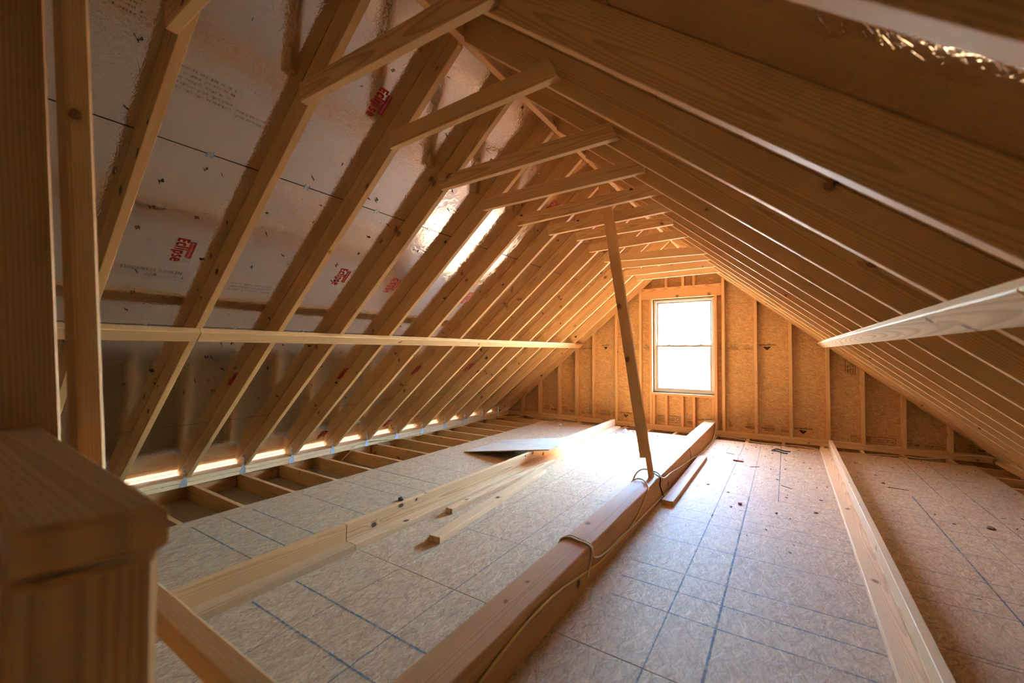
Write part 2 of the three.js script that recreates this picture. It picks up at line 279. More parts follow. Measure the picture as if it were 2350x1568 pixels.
/* ---------- roof skins ---------- */
const slope = (sx) => ({ S: V(sx * CA, -SA, 0), D: V(0, 0, sx < 0 ? 1 : -1), at: (s, z, off = 0) => V(sx * s * CA - sx * off * SA, FOIL - s * SA - off * CA, z) });
const courses = [[0.012, 1.211], [1.215, 2.413], [2.417, 3.598], [3.602, 4.44]];
const panels = { '-1': [], 1: [] }, ceilings = {};
for (const sx of [-1, 1]) {
  const c = ceilings[sx] = tag(group(sx < 0 ? 'ceiling_left' : 'ceiling_right'), sx < 0 ? 'roof slope of silver foil panels with red lettering between the rafters' : 'roof slope of silver foil panels opposite the red lettering', null, null, 'structure'), { S, D, at } = slope(sx);
  courses.forEach(([s0, s1], j) => {
    const cuts = [-0.02]; for (let z = rafterZ(j % 2 ? 9 : 7) - 0.019; z < ZEND; z += PITCH * 5) cuts.push(z); cuts.push(ZEND);
    for (let k = 0; k + 1 < cuts.length; k++) {
      const z0 = cuts[k] + 0.001, z1 = cuts[k + 1] - 0.001, O = sx < 0 ? at(s0, z0) : at(s0, z1);
      const p = part('foil_panel', prism(rect(s1 - s0, z1 - z0), 0.011, O, S, D, { wood: false, bevel: 0.0008, scale: [1, 1], u0: rnd(), v0: rnd() }), M.foil, c);
      panels[sx].push({ p, s0, s1, z0, z1 });
    }
  });
  part('roof_deck', prism(rect(4.7, ZEND + 0.3), 0.03, sx < 0 ? at(-0.012, -0.15, -0.012) : at(-0.012, ZEND + 0.15, -0.012), S, D, { wood: false, bevel: 0 }), M.shingle, c);
}
// nail tips that came through the foil, each with a torn splinter
const tipGeos = [0, 1, 2, 3].map(() => {
  const g = new THREE.ConeGeometry(0.0032, rr(0.016, 0.026), 5); g.rotateX(Math.PI); g.translate(0, -0.009, 0); g.rotateZ(rr(-0.3, 0.3)); g.rotateX(rr(-0.35, 0.35));
  const f = new THREE.ConeGeometry(0.007, rr(0.016, 0.03), 3, 1); f.scale(1, 1, 0.3); f.rotateZ(Math.PI / 2 + rr(-0.4, 0.4)); f.rotateY(rr(-0.8, 0.8)); f.translate(rr(0.004, 0.009), -0.004, 0);
  return mergeGeometries([g.toNonIndexed(), f.toNonIndexed()]);
});
const flapGeo = (() => { const g = new THREE.ConeGeometry(0.006, 0.014, 4, 1); g.scale(1, 1, 0.45); g.rotateZ(-1.9); return g; })();
const onPanel = (sx, s, z) => panels[sx].find((q) => s > q.s0 + 0.015 && s < q.s1 - 0.015 && z > q.z0 + 0.015 && z < q.z1 - 0.015);
function tips(sx, count, s0, s1, z0, z1) {
  const { at } = slope(sx), q = new THREE.Quaternion().setFromUnitVectors(V(0, -1, 0), V(-sx * SA, -CA, 0));
  for (let i = 0; i < count; i++) {
    const s = Math.round(rr(s0, s1) / 0.143) * 0.143 + rr(-0.012, 0.012), z = rr(z0, z1), near = ((rafterZ(-1) + PITCH * 10 - z) % PITCH); const pn = onPanel(sx, s, z);
    if (!pn || near < 0.03 || near > PITCH - 0.03 + 0 && 0) continue;
    const dz = (ZN + 20 * PITCH - z) % PITCH; if (dz < 0.055) continue;
    const silver = rnd() < 0.35, m = part('nail_tip', silver ? flapGeo : tipGeos[i % 4], silver ? M.galv : M.splinter, pn.p);
    m.position.copy(at(s, z, 0.0)); m.quaternion.copy(q).multiply(new THREE.Quaternion().setFromAxisAngle(Y, rr(0, 6.3))); m.scale.setScalar(rr(0.7, 1.25));
  }
}
tips(-1, 190, 0.15, 3.4, 3.3, 6.4); tips(-1, 70, 0.3, 3.6, 0.6, 3.3); tips(1, 26, 0.3, 1.9, 5.3, 6.3);
// red lettering and grey stamps on the foil
const redPrint = new THREE.MeshStandardMaterial({ transparent: true, roughness: 0.55, map: canvasTex(512, 300, (g, w, h) => {
  g.clearRect(0, 0, w, h); g.fillStyle = '#c0142a'; g.save(); g.translate(6, 262); g.scale(0.78, 1.32); g.font = 'bold 168px sans-serif'; const k = 500 / 0.78 / g.measureText('Eclipse').width; g.scale(k, 1); g.fillText('Eclipse', 0, 0); g.lineWidth = 5; g.strokeStyle = '#c0142a'; g.strokeText('Eclipse', 0, 0); g.restore();
  g.beginPath(); g.moveTo(60, 4); g.lineTo(400, 4); g.lineTo(400, 60); g.lineTo(380, 88); g.lineTo(60, 88); g.closePath(); g.fill();
  g.fillStyle = '#d8c8c0'; g.font = '54px serif'; g.fillText('RoyOMartin', 72, 64);
}) });
const greyPrint = (lines, w = 512, h = 128, size = 42) => new THREE.MeshStandardMaterial({ transparent: true, roughness: 0.6, map: canvasTex(w, h, (g) => { g.clearRect(0, 0, w, h); g.fillStyle = 'rgba(70,60,58,0.4)'; g.font = `bold ${size}px sans-serif`; g.textAlign = 'center'; lines.forEach((t, i) => g.fillText(t, w / 2, size * (1.1 + i * 1.15))); }) });
function foilPrint(name, sx, s, z, len, high, mat, turn) {   // centre at (s, z); the text runs down the slope
  const pn = onPanel(sx, s, z); if (!pn) return; const { S, D, at } = slope(sx), g = new THREE.PlaneGeometry(len, high);
  const right = turn ? D.clone().multiplyScalar(turn) : S, n = V(-sx * SA, -CA, 0), up = n.clone().cross(right);
  const m = part(name, g, mat, pn.p); m.position.copy(at(s, z, 0.0012)); m.quaternion.setFromRotationMatrix(new THREE.Matrix4().makeBasis(right, up, n));
  return m;
}
for (const [s, zs] of [[0.61, [6.41, 5.455, 4.5, 3.545, 2.59, 1.635]], [1.81, [5.995, 5.04, 4.57, 3.61, 2.65, 1.7]], [3.0, [5.33, 4.375, 3.42, 2.465]], [4.18, [4.03, 3.075]]]) for (const z of zs) foilPrint('red_print', -1, s, z - 0.015, 0.17, 0.1, redPrint);
foilPrint('grey_print', -1, 1.998, 6.07, 0.34, 0.085, greyPrint(['THICKNESS 0.418 IN', 'APA']), -1);
const dotPrint = (rows) => new THREE.MeshStandardMaterial({ transparent: true, roughness: 0.6, map: canvasTex(512, 192, (g) => { g.clearRect(0, 0, 512, 192); for (let r = 0; r < rows; r++) for (let x = rr(0, 60); x < 500 - rr(0, 80);) { const w = rr(4, 16); g.fillStyle = `rgba(60,50,48,${rr(0.12, 0.4)})`; g.fillRect(x, 12 + r * 180 / rows + rr(-2, 2), w, rr(8, 90 / rows)); x += w + rr(3, 9) + (rnd() < 0.15 ? 22 : 0); } }) });   // print worn past reading
foilPrint('grey_print', -1, 2.03, 5.56, 0.3, 0.08, dotPrint(3), -1);
foilPrint('grey_print', -1, 0.93, 6.12, 0.24, 0.12, dotPrint(5), -1);
foilPrint('grey_print', -1, 0.98, 5.93, 0.16, 0.05, dotPrint(2), -1);
foilPrint('grey_print', -1, 0.75, 6.47, 0.26, 0.1, dotPrint(5), -1);
foilPrint('red_print', 1, 0.72, 6.03, 0.17, 0.1, redPrint);
// H clips in the panel seams
for (const [s, z] of [[1.213, 6.03], [1.213, 5.56], [1.213, 5.08], [1.213, 4.6], [2.415, 6.0], [2.415, 5.52], [2.415, 5.04]]) {
  const { at } = slope(-1), pn = onPanel(-1, s - 0.03, z); if (!pn) continue;
  const g = mergeGeometries([[-0.011, 0], [0.011, 0], [0, 0]].map(([dx], i) => { const b = new THREE.BoxGeometry(i < 2 ? 0.004 : 0.022, 0.002, i < 2 ? 0.034 : 0.006); b.translate(dx, 0, 0); return b; }));
  const m = part('panel_clip', g, M.galv, pn.p); m.position.copy(at(s, z, 0.001)); m.quaternion.setFromUnitVectors(Y, V(-SA, CA, 0)); m.rotateY(Math.PI / 2);
}

/* ---------- rafters, ridge, ties, purlins ---------- */
function rafterGeo(sx, z) {                       // plumb cut at the ridge, seat cut on the plate
  const lo = (x) => RIDGE - TAN * x, hi = (x) => FOIL - TAN * x - 0.0005, xs = (RIDGE - 0.0655) / TAN;
  const pts = [[0.0195, lo(0.0195)], [xs, 0.0655], [3.4, 0.0655], [3.4, hi(3.4)], [0.0195, hi(0.0195)]];
  const S = V(sx * CA, -SA, 0), D = V(sx * SA, CA, 0), O = V(0, RIDGE, z - 0.038);
  let o = pts.map(([x, y]) => [x * CA - (y - RIDGE) * SA, x * SA + (y - RIDGE) * CA]);
  if (sx < 0) return prism(o.map(([s, d]) => [s, -d]).reverse(), 0.038, V(0, RIDGE, z - 0.038), S, D.clone().negate());   // W keeps pointing to +z
  return prism(o, 0.038, O, S, D);
}
const rafterLabel = (i, sx) => i === 12
  ? (sx < 0 ? 'pine rafter lying against the window wall on the slope with red lettering' : 'pine rafter lying against the window wall on the slope without red lettering')
  : `${ORD[11 - i]} free pine rafter from the window wall on the slope ${sx < 0 ? 'with red lettering' : 'without red lettering'}`;
for (const sx of [-1, 1]) for (let i = 12; i >= -1; i--)
  thing('rafter', rafterGeo(sx, i === 12 ? 0.128 : rafterZ(i)), pine('rafter'), rafterLabel(i, sx), 'rafter', sx < 0 ? 'rafters under the red-lettered foil' : 'rafters on the opposite slope');
thing('ridge_board', board(-0.019, 0.019, 2.745, 2.899, 0.05, ZEND - 0.05), pine('pink'), 'long ridge board at the peak where all rafters meet', 'ridge board');

const TIES = [[-0.502, 2.333, 0.575, 2.301], [-0.474, 2.318, 0.548, 2.342], [-0.57, 2.269, 0.625, 2.279], [-0.599, 2.279, 0.62, 2.285], [-0.587, 2.286, 0.61, 2.317], [-0.564, 2.315, 0.57, 2.343], [-0.503, 2.363, 0.465, 2.375], [-0.553, 2.348, 0.506, 2.37], [-0.577, 2.324, 0.604, 2.282], [-0.6, 2.322, 0.58, 2.311], [-0.616, 2.304, 0.558, 2.314], [-0.613, 2.312, 0.545, 2.319]];
function tie(i, x0, y0, x1, y1) {
  const a = V(x0, y0, 0), S = V(x1 - x0, y1 - y0, 0), L = S.length(); S.normalize(); const D = V(-S.y, S.x, 0), c = [0.02, 0.06, 0.065, 0.01, 0.05, 0.05, 0.0, 0.03][(i + 8) % 8], c2 = i % 3 === 1 ? 0.0 : 0.012;
  thing('collar_tie', prism([[c2, 0], [L - (i % 4 === 2 ? 0 : 0.001), 0], [L - c * 0.6, 0.089], [0, 0.089]], 0.038, a.setZ(rafterZ(i) + 0.0005), S, D), pine('pale'), `${ORD[11 - i]} collar tie from the window wall, a horizontal board linking two rafters`, 'collar tie', 'collar ties below the ridge');
}
for (let i = 11; i >= 0; i--) tie(i, ...TIES[i]);
tie(-1, -0.49, 2.34, 0.55, 2.33);

for (const sx of [-1, 1]) {
  const n = V(-sx * SA, -CA, 0), S = V(0, 0, 1), c0 = V(sx * 1.668, RIDGE - TAN * 1.668, 0), side = sx < 0 ? 'red-lettered slope' : 'slope without lettering', dn = V(sx * CA, -SA, 0);
  for (const [z0, z1, which] of [[0.143, 5.795, 'long far length of the purlin board nailed across rafters on the'], [5.798, 7.3, 'near length of the purlin board, past the butt joint, on the']]) {
    const mid = c0.clone().addScaledVector(n, 0.0195).addScaledVector(dn, 0.0445), g = stick(mid.clone().setZ(z0), mid.clone().setZ(z1), 0.089, 0.038, dn, { bevel: 0.004 });
    thing('purlin_board', g, pine(sx < 0 ? 'pale' : 'white'), `${which} ${side}`, 'purlin');
  }
}
// straps that hold the rafters to the plate
function strapGeo() {
  const up = []; for (let k = 0; k < 6; k++) { const b = new THREE.BoxGeometry(0.022, 0.018, 0.0022); b.rotateY(k % 2 ? 0.5 : -0.5); b.translate(0, 0.018 * k + 0.08, 0.001); up.push(b.toNonIndexed()); }
  return mergeGeometries(up);
}
function strapPlate() {
  const s = new THREE.Shape([[-0.03, -0.005], [0.02, -0.005], [0.024, 0.03], [0.013, 0.082], [-0.006, 0.082], [-0.02, 0.045], [-0.034, 0.03]].map((p) => new THREE.Vector2(...p)));
  for (const [x, y] of [[-0.014, 0.012], [0.008, 0.01], [0.004, 0.034], [-0.01, 0.03]]) { const h = new THREE.Path(); h.absarc(x, y, 0.0035, 0, 6.283, true); s.holes.push(h); }
  return new THREE.ExtrudeGeometry(s, { depth: 0.002, bevelEnabled: false }).toNonIndexed();
}
const SG = strapGeo(), SP = strapPlate();
for (let i = 11; i >= -1; i--) {
  const g = tag(group('hurricane_strap', -PLATE + 0.001, -0.004, rafterZ(i) + 0.012), `galvanized strap on the eave plate at the ${ORD[11 - i]} free rafter from the window wall`, 'metal strap', 'galvanized straps along the eave plate');
  const a = part('twisted_arm', SG, M.galv, g); a.position.set(-0.004, 0.0, -0.004); a.rotation.y = 0.2;
  const b = part('nailing_plate', SP, M.galv, g); b.rotation.y = Math.PI / 2; b.position.set(0.0005, 0, 0);
}

/* ---------- gable wall with its window ---------- */
const back = tag(group('wall_back'), 'gable wall of orange strand board between pale studs', null, null, 'structure');
const clip = (poly, a, b, c) => { const out = []; poly.forEach((p, i) => { const q = poly[(i + 1) % poly.length], dp = a * p[0] + b * p[1] - c, dq = a * q[0] + b * q[1] - c; if (dp <= 0) out.push(p); if ((dp < 0 && dq > 0) || (dp > 0 && dq < 0)) { const t = dp / (dp - dq); out.push([p[0] + t * (q[0] - p[0]), p[1] + t * (q[1] - p[1])]); } }); return out; };
const WX0 = -0.478, WX1 = 0.42, WY0 = 0.567, WY1 = 2.05;
function wallPiece(name, x0, x1, y0, y1, z0, t, mat) {
  let p = [[x0, y0], [x1, y0], [x1, y1], [x0, y1]]; p = clip(p, TAN, 1, FOIL); p = clip(p, -TAN, 1, FOIL); if (p.length < 3) return;
  p = p.filter((q, i) => Math.hypot(q[0] - p[(i + 1) % p.length][0], q[1] - p[(i + 1) % p.length][1]) > 1e-4); if (p.length < 3) return;
  part(name, prism(p, t, V(0, 0, z0), X, Y, { wood: false, bevel: 0.001, u0: rnd(), v0: rnd() }), mat, back);
}
const rowsY = [[-0.2, 0.7255], [0.7285, 1.918], [1.921, 2.92]], colsX = [[-3.46, -1.477, -0.25, 0.94, 2.105, 3.46], [-3.46, -2.14, -0.01, 1.355, 3.46], [-3.46, -1.08, 1.1, 3.46]];
rowsY.forEach(([y0, y1], j) => { for (let k = 0; k + 1 < colsX[j].length; k++) {
  const x0 = colsX[j][k] + 0.0012, x1 = colsX[j][k + 1] - 0.0012;
  const boxes = (x1 <= WX0 || x0 >= WX1) ? [[x0, x1, y0, y1]] : [[x0, Math.min(x1, WX0), y0, y1], [Math.max(x0, WX1), x1, y0, y1], [Math.max(x0, WX0), Math.min(x1, WX1), y0, Math.min(y1, WY0)], [Math.max(x0, WX0), Math.min(x1, WX1), Math.max(y0, WY1), y1]];
  for (const [a, b, c, d] of boxes) if (b - a > 0.02 && d - c > 0.02) wallPiece('wall_panel', a, b, c, d, -0.011, 0.011, M.wallOsb);
} });
for (const [a, b, c, d] of [[-3.5, WX0 + 0.02, -3.2, 3], [WX1 - 0.02, 3.5, -3.2, 3], [WX0 + 0.02, WX1 - 0.02, -3.2, WY0 + 0.01], [WX0 + 0.02, WX1 - 0.02, WY1 - 0.02, 3]]) wallPiece('brick_veneer', a, b, c, d, -0.13, 0.1, M.brick);
const stud = (x, y0, y1, w = 0.038, tint = 'pale', z0 = 0.0005, z1 = 0.089) => part('stud', board(x, x + w, y0, y1, z0, z1), pine(tint), back);
part('bottom_plate', board(-3.2, 3.2, -0.011, 0.0265, 0.0005, 0.089), pine('pale'), back);
part('bottom_plate', board(-3.25, 3.2, 0.0275, 0.065, 0.0005, 0.089), pine('pale'), back);
for (const x of [-2.942, -2.566, -2.159, -1.819, -1.495, -1.089, 0.929, 1.335, 1.739, 2.086, 2.464, 2.859]) stud(x, 0.0655, Math.min(FOIL - TAN * Math.abs(x), FOIL - TAN * Math.abs(x + 0.038)) - 0.004);
stud(-0.686, 0.0655, 2.31); stud(0.521, 0.0655, 2.43);
stud(-0.517, 0.0655, 2.05, 0.038, 'pink'); stud(0.4205, 0.0655, 2.05, 0.038, 'pink');
for (const x of [-0.476, -0.288, -0.05, 0.115, 0.38]) part('cripple_stud', board(x, x + 0.038, 0.0655, 0.528, 0.0005, 0.089), pine('pink'), back);
for (const x of [-0.28, -0.032, 0.124]) part('cripple_stud', board(x, x + 0.038, 2.2285, Math.min(FOIL - TAN * Math.abs(x), FOIL - TAN * Math.abs(x + 0.038)) - 0.004, 0.0005, 0.089), pine('pink'), back);
part('window_header', board(-0.647, 0.5205, 2.051, 2.228, 0.046, 0.089), pine('pink'), back);
part('window_header', board(-0.647, 0.5205, 2.051, 2.228, 0.0005, 0.043), pine('pink'), back);
part('rough_sill', board(WX0, WX1, 0.5285, 0.567, 0.0005, 0.089), pine('pink'), back);

const win = tag(group('window_1'), 'double-hung window in a putty vinyl frame, white daylight outside', null, null, 'structure');
const frameGeo = (x0, x1, y0, y1, w, z0, z1, wb = w, wt = w) => mergeGeometries([board(x0, x1, y0, y0 + wb, z0, z1, { wood: false, bevel: 0.003 }), board(x0, x1, y1 - wt, y1, z0, z1, { wood: false, bevel: 0.003 }), board(x0, x0 + w, y0 + wb, y1 - wt, z0, z1, { wood: false, bevel: 0.003 }), board(x1 - w, x1, y0 + wb, y1 - wt, z0, z1, { wood: false, bevel: 0.003 })]);
part('window_frame', frameGeo(-0.464, 0.412, 0.577, 2.038, 0.03, -0.075, 0.018), M.vinyl, win);
const up = part('upper_sash', frameGeo(-0.434, 0.382, 1.29, 2.008, 0.032, -0.055, -0.028, 0.034, 0.03), M.vinyl, win);
part('glass', board(-0.402, 0.35, 1.324, 1.978, -0.043, -0.04, { wood: false, bevel: 0 }), M.glass, up);
const lo = part('lower_sash', frameGeo(-0.434, 0.382, 0.607, 1.322, 0.034, -0.026, 0.004, 0.036, 0.036), M.vinyl, win);
part('glass', board(-0.4, 0.348, 0.643, 1.286, -0.012, -0.009, { wood: false, bevel: 0 }), M.glass, lo);
for (const x of [-0.24, 0.22]) part('sash_lock', mergeGeometries([board(x - 0.03, x + 0.03, 1.322, 1.328, -0.022, 0.002, { wood: false, bevel: 0.001 }), board(x - 0.012, x + 0.022, 1.328, 1.338, -0.018, -0.006, { wood: false, bevel: 0.002 })]), M.vinyl, lo);
part('nailing_flange', frameGeo(-0.49, 0.435, 0.555, 2.06, 0.03, -0.03, -0.0285), M.vinyl, win);

// ink stamps on the sheathing (upside down, as the sheets were hung)
function stampMat(w, h, draw) { return new THREE.MeshStandardMaterial({ transparent: true, roughness: 0.75, map: canvasTex(w, h, (g) => { g.clearRect(0, 0, w, h); g.fillStyle = g.strokeStyle = 'rgba(28,26,24,0.86)'; draw(g, w, h); }) }); }
const tiny = (g, x, y, rows, len, size, bold) => { g.font = `${bold ? 'bold ' : ''}${size}px sans-serif`; rows.forEach((t, i) => { g.fillText(t, x, y + i * size * 1.12, len); }); };
const logoStamp = stampMat(512, 224, (g) => { g.beginPath(); g.moveTo(256, 6); g.lineTo(372, 118); g.lineTo(140, 118); g.closePath(); g.fill(); g.globalCompositeOperation = 'destination-out'; g.font = 'bold 54px sans-serif'; g.textAlign = 'center'; g.fillText('GP', 256, 106); g.globalCompositeOperation = 'source-over'; g.font = 'bold 82px sans-serif'; g.fillText('Georgia-Pacific', 256, 202, 500); });
const textStamp = stampMat(512, 224, (g) => { tiny(g, 6, 40, ['SIZED FOR SPACING', 'LEAVE 1/8 IN. GAP AT ALL'], 490, 38, true); tiny(g, 60, 128, ['EDGES AND ENDS', 'DE TAMANO EXACTO', 'DEJAR SEPARACION'], 400, 34, false); g.fillRect(4, 84, 500, 7); });
const ruleStamp = stampMat(512, 224, (g) => { tiny(g, 20, 44, ['STRENGTH AXIS', 'THIS DIRECTION'], 470, 42, true); tiny(g, 130, 140, ['24/16 7/16', 'EXPOSURE 1'], 300, 40, false); });
const apaStamp = stampMat(512, 224, (g) => { g.font = 'bold 96px sans-serif'; g.fillText('APA', 40, 120, 220); tiny(g, 290, 70, ['RATED', 'SHEATHING', '24/16', 'PS 2-10'], 200, 44, true); g.lineWidth = 6; g.beginPath(); g.ellipse(420, 190, 50, 22, 0, 0, 7); g.stroke(); });
const frameStamp = stampMat(1024, 224, (g) => { g.lineWidth = 9; g.beginPath(); g.roundRect(14, 14, 990, 190, 30); g.stroke(); tiny(g, 560, 80, ['WARNING: SLIPPERY', 'WHEN WET OR DUSTY', 'WEAR SOFT-SOLED SHOES'], 420, 48, true); tiny(g, 250, 90, ['CAUTION', 'SLIDES'], 240, 50, true); g.beginPath(); g.ellipse(130, 110, 70, 40, 0, 0, 7); g.stroke(); });
const badgeStamp = stampMat(224, 416, (g) => { g.lineWidth = 9; g.beginPath(); g.roundRect(12, 12, 200, 392, 26); g.stroke(); g.save(); g.translate(60, 390); g.rotate(-Math.PI / 2); tiny(g, 10, 20, ['KEEP DRY', 'STORE FLAT', 'MADE IN USA'], 340, 46, true); g.restore(); });
function stamp(x0, x1, y0, y1, mat, turned = true) { const m = part('ink_stamp', new THREE.PlaneGeometry(x1 - x0, y1 - y0), mat, back); m.position.set((x0 + x1) / 2, (y0 + y1) / 2, 0.0012); if (turned) m.rotation.z = Math.PI; }
stamp(-1.04, -0.83, 0.115, 0.212, logoStamp); stamp(-1.43, -1.2, 0.115, 0.21, textStamp); stamp(-1.19, -1.095, 0.115, 0.205, ruleStamp); stamp(-1.64, -1.5, 0.115, 0.21, textStamp); stamp(-2.12, -1.85, 0.11, 0.21, apaStamp); stamp(-2.52, -2.2, 0.11, 0.21, apaStamp); stamp(-1.775, -1.66, 0.115, 0.21, ruleStamp);
stamp(-0.435, -0.07, 0.1, 0.215, frameStamp); stamp(-0.01, 0.11, 0.1, 0.21, ruleStamp); stamp(0.17, 0.4, 0.1, 0.21, logoStamp);
stamp(0.795, 0.925, 0.11, 0.205, textStamp); stamp(0.99, 1.17, 0.11, 0.205, textStamp); stamp(1.19, 1.33, 0.11, 0.2, ruleStamp); stamp(1.385, 1.59, 0.108, 0.205, logoStamp); stamp(0.57, 0.64, 0.11, 0.21, ruleStamp);
stamp(1.985, 2.42, 0.07, 0.165, frameStamp); stamp(2.51, 2.64, 0.068, 0.165, apaStamp); stamp(2.66, 2.85, 0.068, 0.165, textStamp); stamp(2.9, 2.94, 0.068, 0.165, ruleStamp); stamp(3.02, 3.18, 0.07, 0.165, apaStamp);
stamp(-1.35, -1.21, 1.245, 1.342, logoStamp); stamp(-1.62, -1.5, 1.245, 1.34, textStamp); stamp(-1.78, -1.64, 1.245, 1.34, ruleStamp); stamp(-0.9, -0.69, 1.24, 1.34, frameStamp); stamp(-0.645, -0.525, 1.24, 1.335, textStamp);
stamp(0.575, 0.73, 1.242, 1.338, textStamp); stamp(0.76, 0.915, 1.242, 1.338, ruleStamp); stamp(0.975, 1.19, 1.235, 1.335, logoStamp); stamp(0.47, 0.518, 1.24, 1.335, ruleStamp);
stamp(1.937, 2.047, 0.93, 1.14, badgeStamp, false);

/* ---------- wall behind the camera ---------- */
const front = tag(group('wall_front'), 'plain strand board end wall behind the viewer', null, null, 'structure');
{ const p = clip(clip([[-3.46, -0.2], [3.46, -0.2], [3.46, 2.92], [-3.46, 2.92]], TAN, 1, FOIL + 0.02), -TAN, 1, FOIL + 0.02); part('wall_panel', prism(p, 0.05, V(0, 0, ZEND), X, Y, { wood: false, bevel: 0 }), M.wallOsb, front); }

/* ---------- on the deck ---------- */
const beam = thing('timber_beam', board(0.289, 0.443, 0.0008, 0.2, 0.2, 8.6, { bevel: 0.004 }), pine('brown'), 'thick brown timber beam lying along the middle of the deck', 'beam'); beam.userData.kind = 'thing';
for (const [n, x0, x1, y1, tint, a, b, side] of [['strongback', -1.012, -0.974, 0.14, 'pale', 'upright board', 'edge-standing', 'by the open joists'], ['strongback', -0.9735, -0.885, 0.038, 'white', 'flat board', 'flat-laid', 'by the open joists']]) {
  thing(n, board(x0, x1, 0.0008, y1, 0.42, 5.247), pine(tint), `long ${b} strongback board ${side}, passing under the tilted sheet`, 'plank');
  thing(n, board(x0, x1, 0.0008, y1, 5.252, 7.2), pine(tint === 'pale' ? 'rafter' : 'grey'), `near ${b} strongback board ${side}, starting at the dark butt joint`, 'plank');
}
thing('strongback', board(1.642, 1.7305, 0.0008, 0.038, 0.44, 7.2), pine('white'), 'long flat-laid strongback board on the wide deck strip beyond the beam', 'plank');
thing('strongback', board(1.731, 1.769, 0.0008, 0.138, 0.42, 7.2), pine('white'), 'long edge-standing strongback board on the wide deck strip beyond the beam', 'plank');
const flat = (ax, az, bx, bz, w, tint, label) => thing('loose_board', stick(V(ax, 0.0198, az), V(bx, 0.0198, bz), w, 0.0375, V(1, 0, 0)), pine(tint), label, 'board');
flat(-0.812, 4.49, -0.832, 2.79, 0.062, 'white', 'narrow loose board lying close along the flat strongback');
flat(-0.568, 4.897, -0.745, 3.18, 0.086, 'white', 'loose board lying at an angle on the deck, its end nearest the beam');
flat(0.514, 3.41, 0.507, 1.7, 0.09, 'grey', 'loose board lying beside the beam on its wired side');
{ const a = V(-1.925, 0.001, 0), S = V(1, 0.1535, 0).normalize(), O = a.clone().setZ(2.985);
  const g = prism([[0, 0], [1.165, 0], [1.21, 0.775], [0.03, 0.79]], 0.0115, O, S, V(0, 0, -1), { wood: false, bevel: 0.001, scale: [1.25, 0.82], u0: 0, v0: 0 });
  thing('sheathing_offcut', g, M.sheetOld, 'weathered strand board sheet tilted over the strongback beside the sunlit patch', 'board'); }
// slanting brace from beam to ridge
{ const g = group('slanting_brace', 0.385, 0.2, 3.44), loc = (v) => v.sub(g.position), acr = V(1, 0.15, 0);
  part('brace_board', stick(loc(V(0.353, 0.362, 3.436)), loc(V(-0.008, 2.742, 3.436)), 0.085, 0.038, acr.clone()), pine('rafter'), g);
  part('brace_stub', stick(loc(V(0.386, 0.2005, 3.39)), loc(V(0.12, 1.9, 3.39)), 0.036, 0.05, acr.clone()), pine('rafter'), g);
  tag(g, 'slanting wooden brace standing on the beam and leaning up to the ridge', 'brace'); }

/* ---------- cables ---------- */
function cable(pts, r, mat, label, extra = []) {
  const tube = (p) => new THREE.TubeGeometry(new THREE.CatmullRomCurve3(p.map((q) => V(...q)), false, 'centripetal'), p.length * 7, r, 7);
  return thing('electric_cable', mergeGeometries([tube(pts), ...extra.map(tube)]), mat, label, 'cable');
}
cable([[-3.15, -0.1, 3.8], [-3.17, -0.02, 3.66], [-3.19, 0.036, 3.55], [-3.19, 0.05, 3.35], [-3.19, 0.012, 3.0], [-3.14, 0.0, 2.84], [-3.145, -0.003, 2.55], [-3.165, -0.003, 2.17], [-3.13, -0.003, 1.75], [-3.155, -0.003, 1.33], [-3.19, -0.003, 0.96], [-3.12, -0.003, 0.61], [-2.93, -0.003, 0.24]], 0.0055, M.yellow, 'yellow cable running along the strapped eave plate');
cable([[-3.05, 0.02, 0.12], [-2.52, -0.004, 0.2], [-2.247, -0.004, 0.24], [-1.88, -0.004, 0.32], [-1.53, -0.004, 0.3], [-1.12, -0.004, 0.34], [-0.96, -0.004, 0.3], [-0.7, -0.004, 0.22], [-0.396, -0.004, 0.14], [-0.147, -0.004, 0.17], [0.22, -0.004, 0.14]], 0.005, M.cream, 'cream cable on the ladder blocks below the window');
cable([[0.489, 0.002, 0.2], [0.707, -0.004, 0.19], [0.849, -0.004, 0.28], [1.008, -0.003, 0.36], [1.228, -0.003, 0.345], [1.417, -0.004, 0.29], [1.561, -0.003, 0.34], [1.659, -0.003, 0.39], [1.823, -0.003, 0.375], [2.02, -0.003, 0.355], [2.227, -0.004, 0.309], [2.45, -0.004, 0.233], [2.615, -0.004, 0.24], [2.78, 0.02, 0.205], [2.95, 0.06, 0.15], [3.1, 0.073, 0.16], [3.2, 0.07, 0.2], [3.23, 0.07, 0.24], [3.222, 0.07, 0.33], [3.218, 0.071, 0.72], [3.219, 0.071, 1.3], [3.222, 0.071, 2.2]], 0.005, M.cream, 'cream cable sagging along the foot of the gable wall beyond the beam');
cable([[0.29, 0.206, 0.205], [0.36, 0.208, 0.193], [0.43, 0.206, 0.2], [0.452, 0.16, 0.23], [0.453, 0.06, 0.33], [0.462, 0.008, 0.6], [0.47, 0.007, 0.94], [0.462, 0.008, 1.34], [0.455, 0.02, 1.61], [0.451, 0.074, 2.11], [0.451, 0.116, 2.66], [0.451, 0.152, 3.03], [0.452, 0.156, 3.16], [0.452, 0.163, 3.235], [0.453, 0.189, 3.33], [0.437, 0.212, 3.38], [0.397, 0.24, 3.4], [0.344, 0.258, 3.4], [0.306, 0.25, 3.42], [0.285, 0.22, 3.5], [0.281, 0.16, 3.56], [0.279, 0.05, 3.6]], 0.0058, M.cream, 'cream cable from the beam end that loops over the beam at the brace foot');
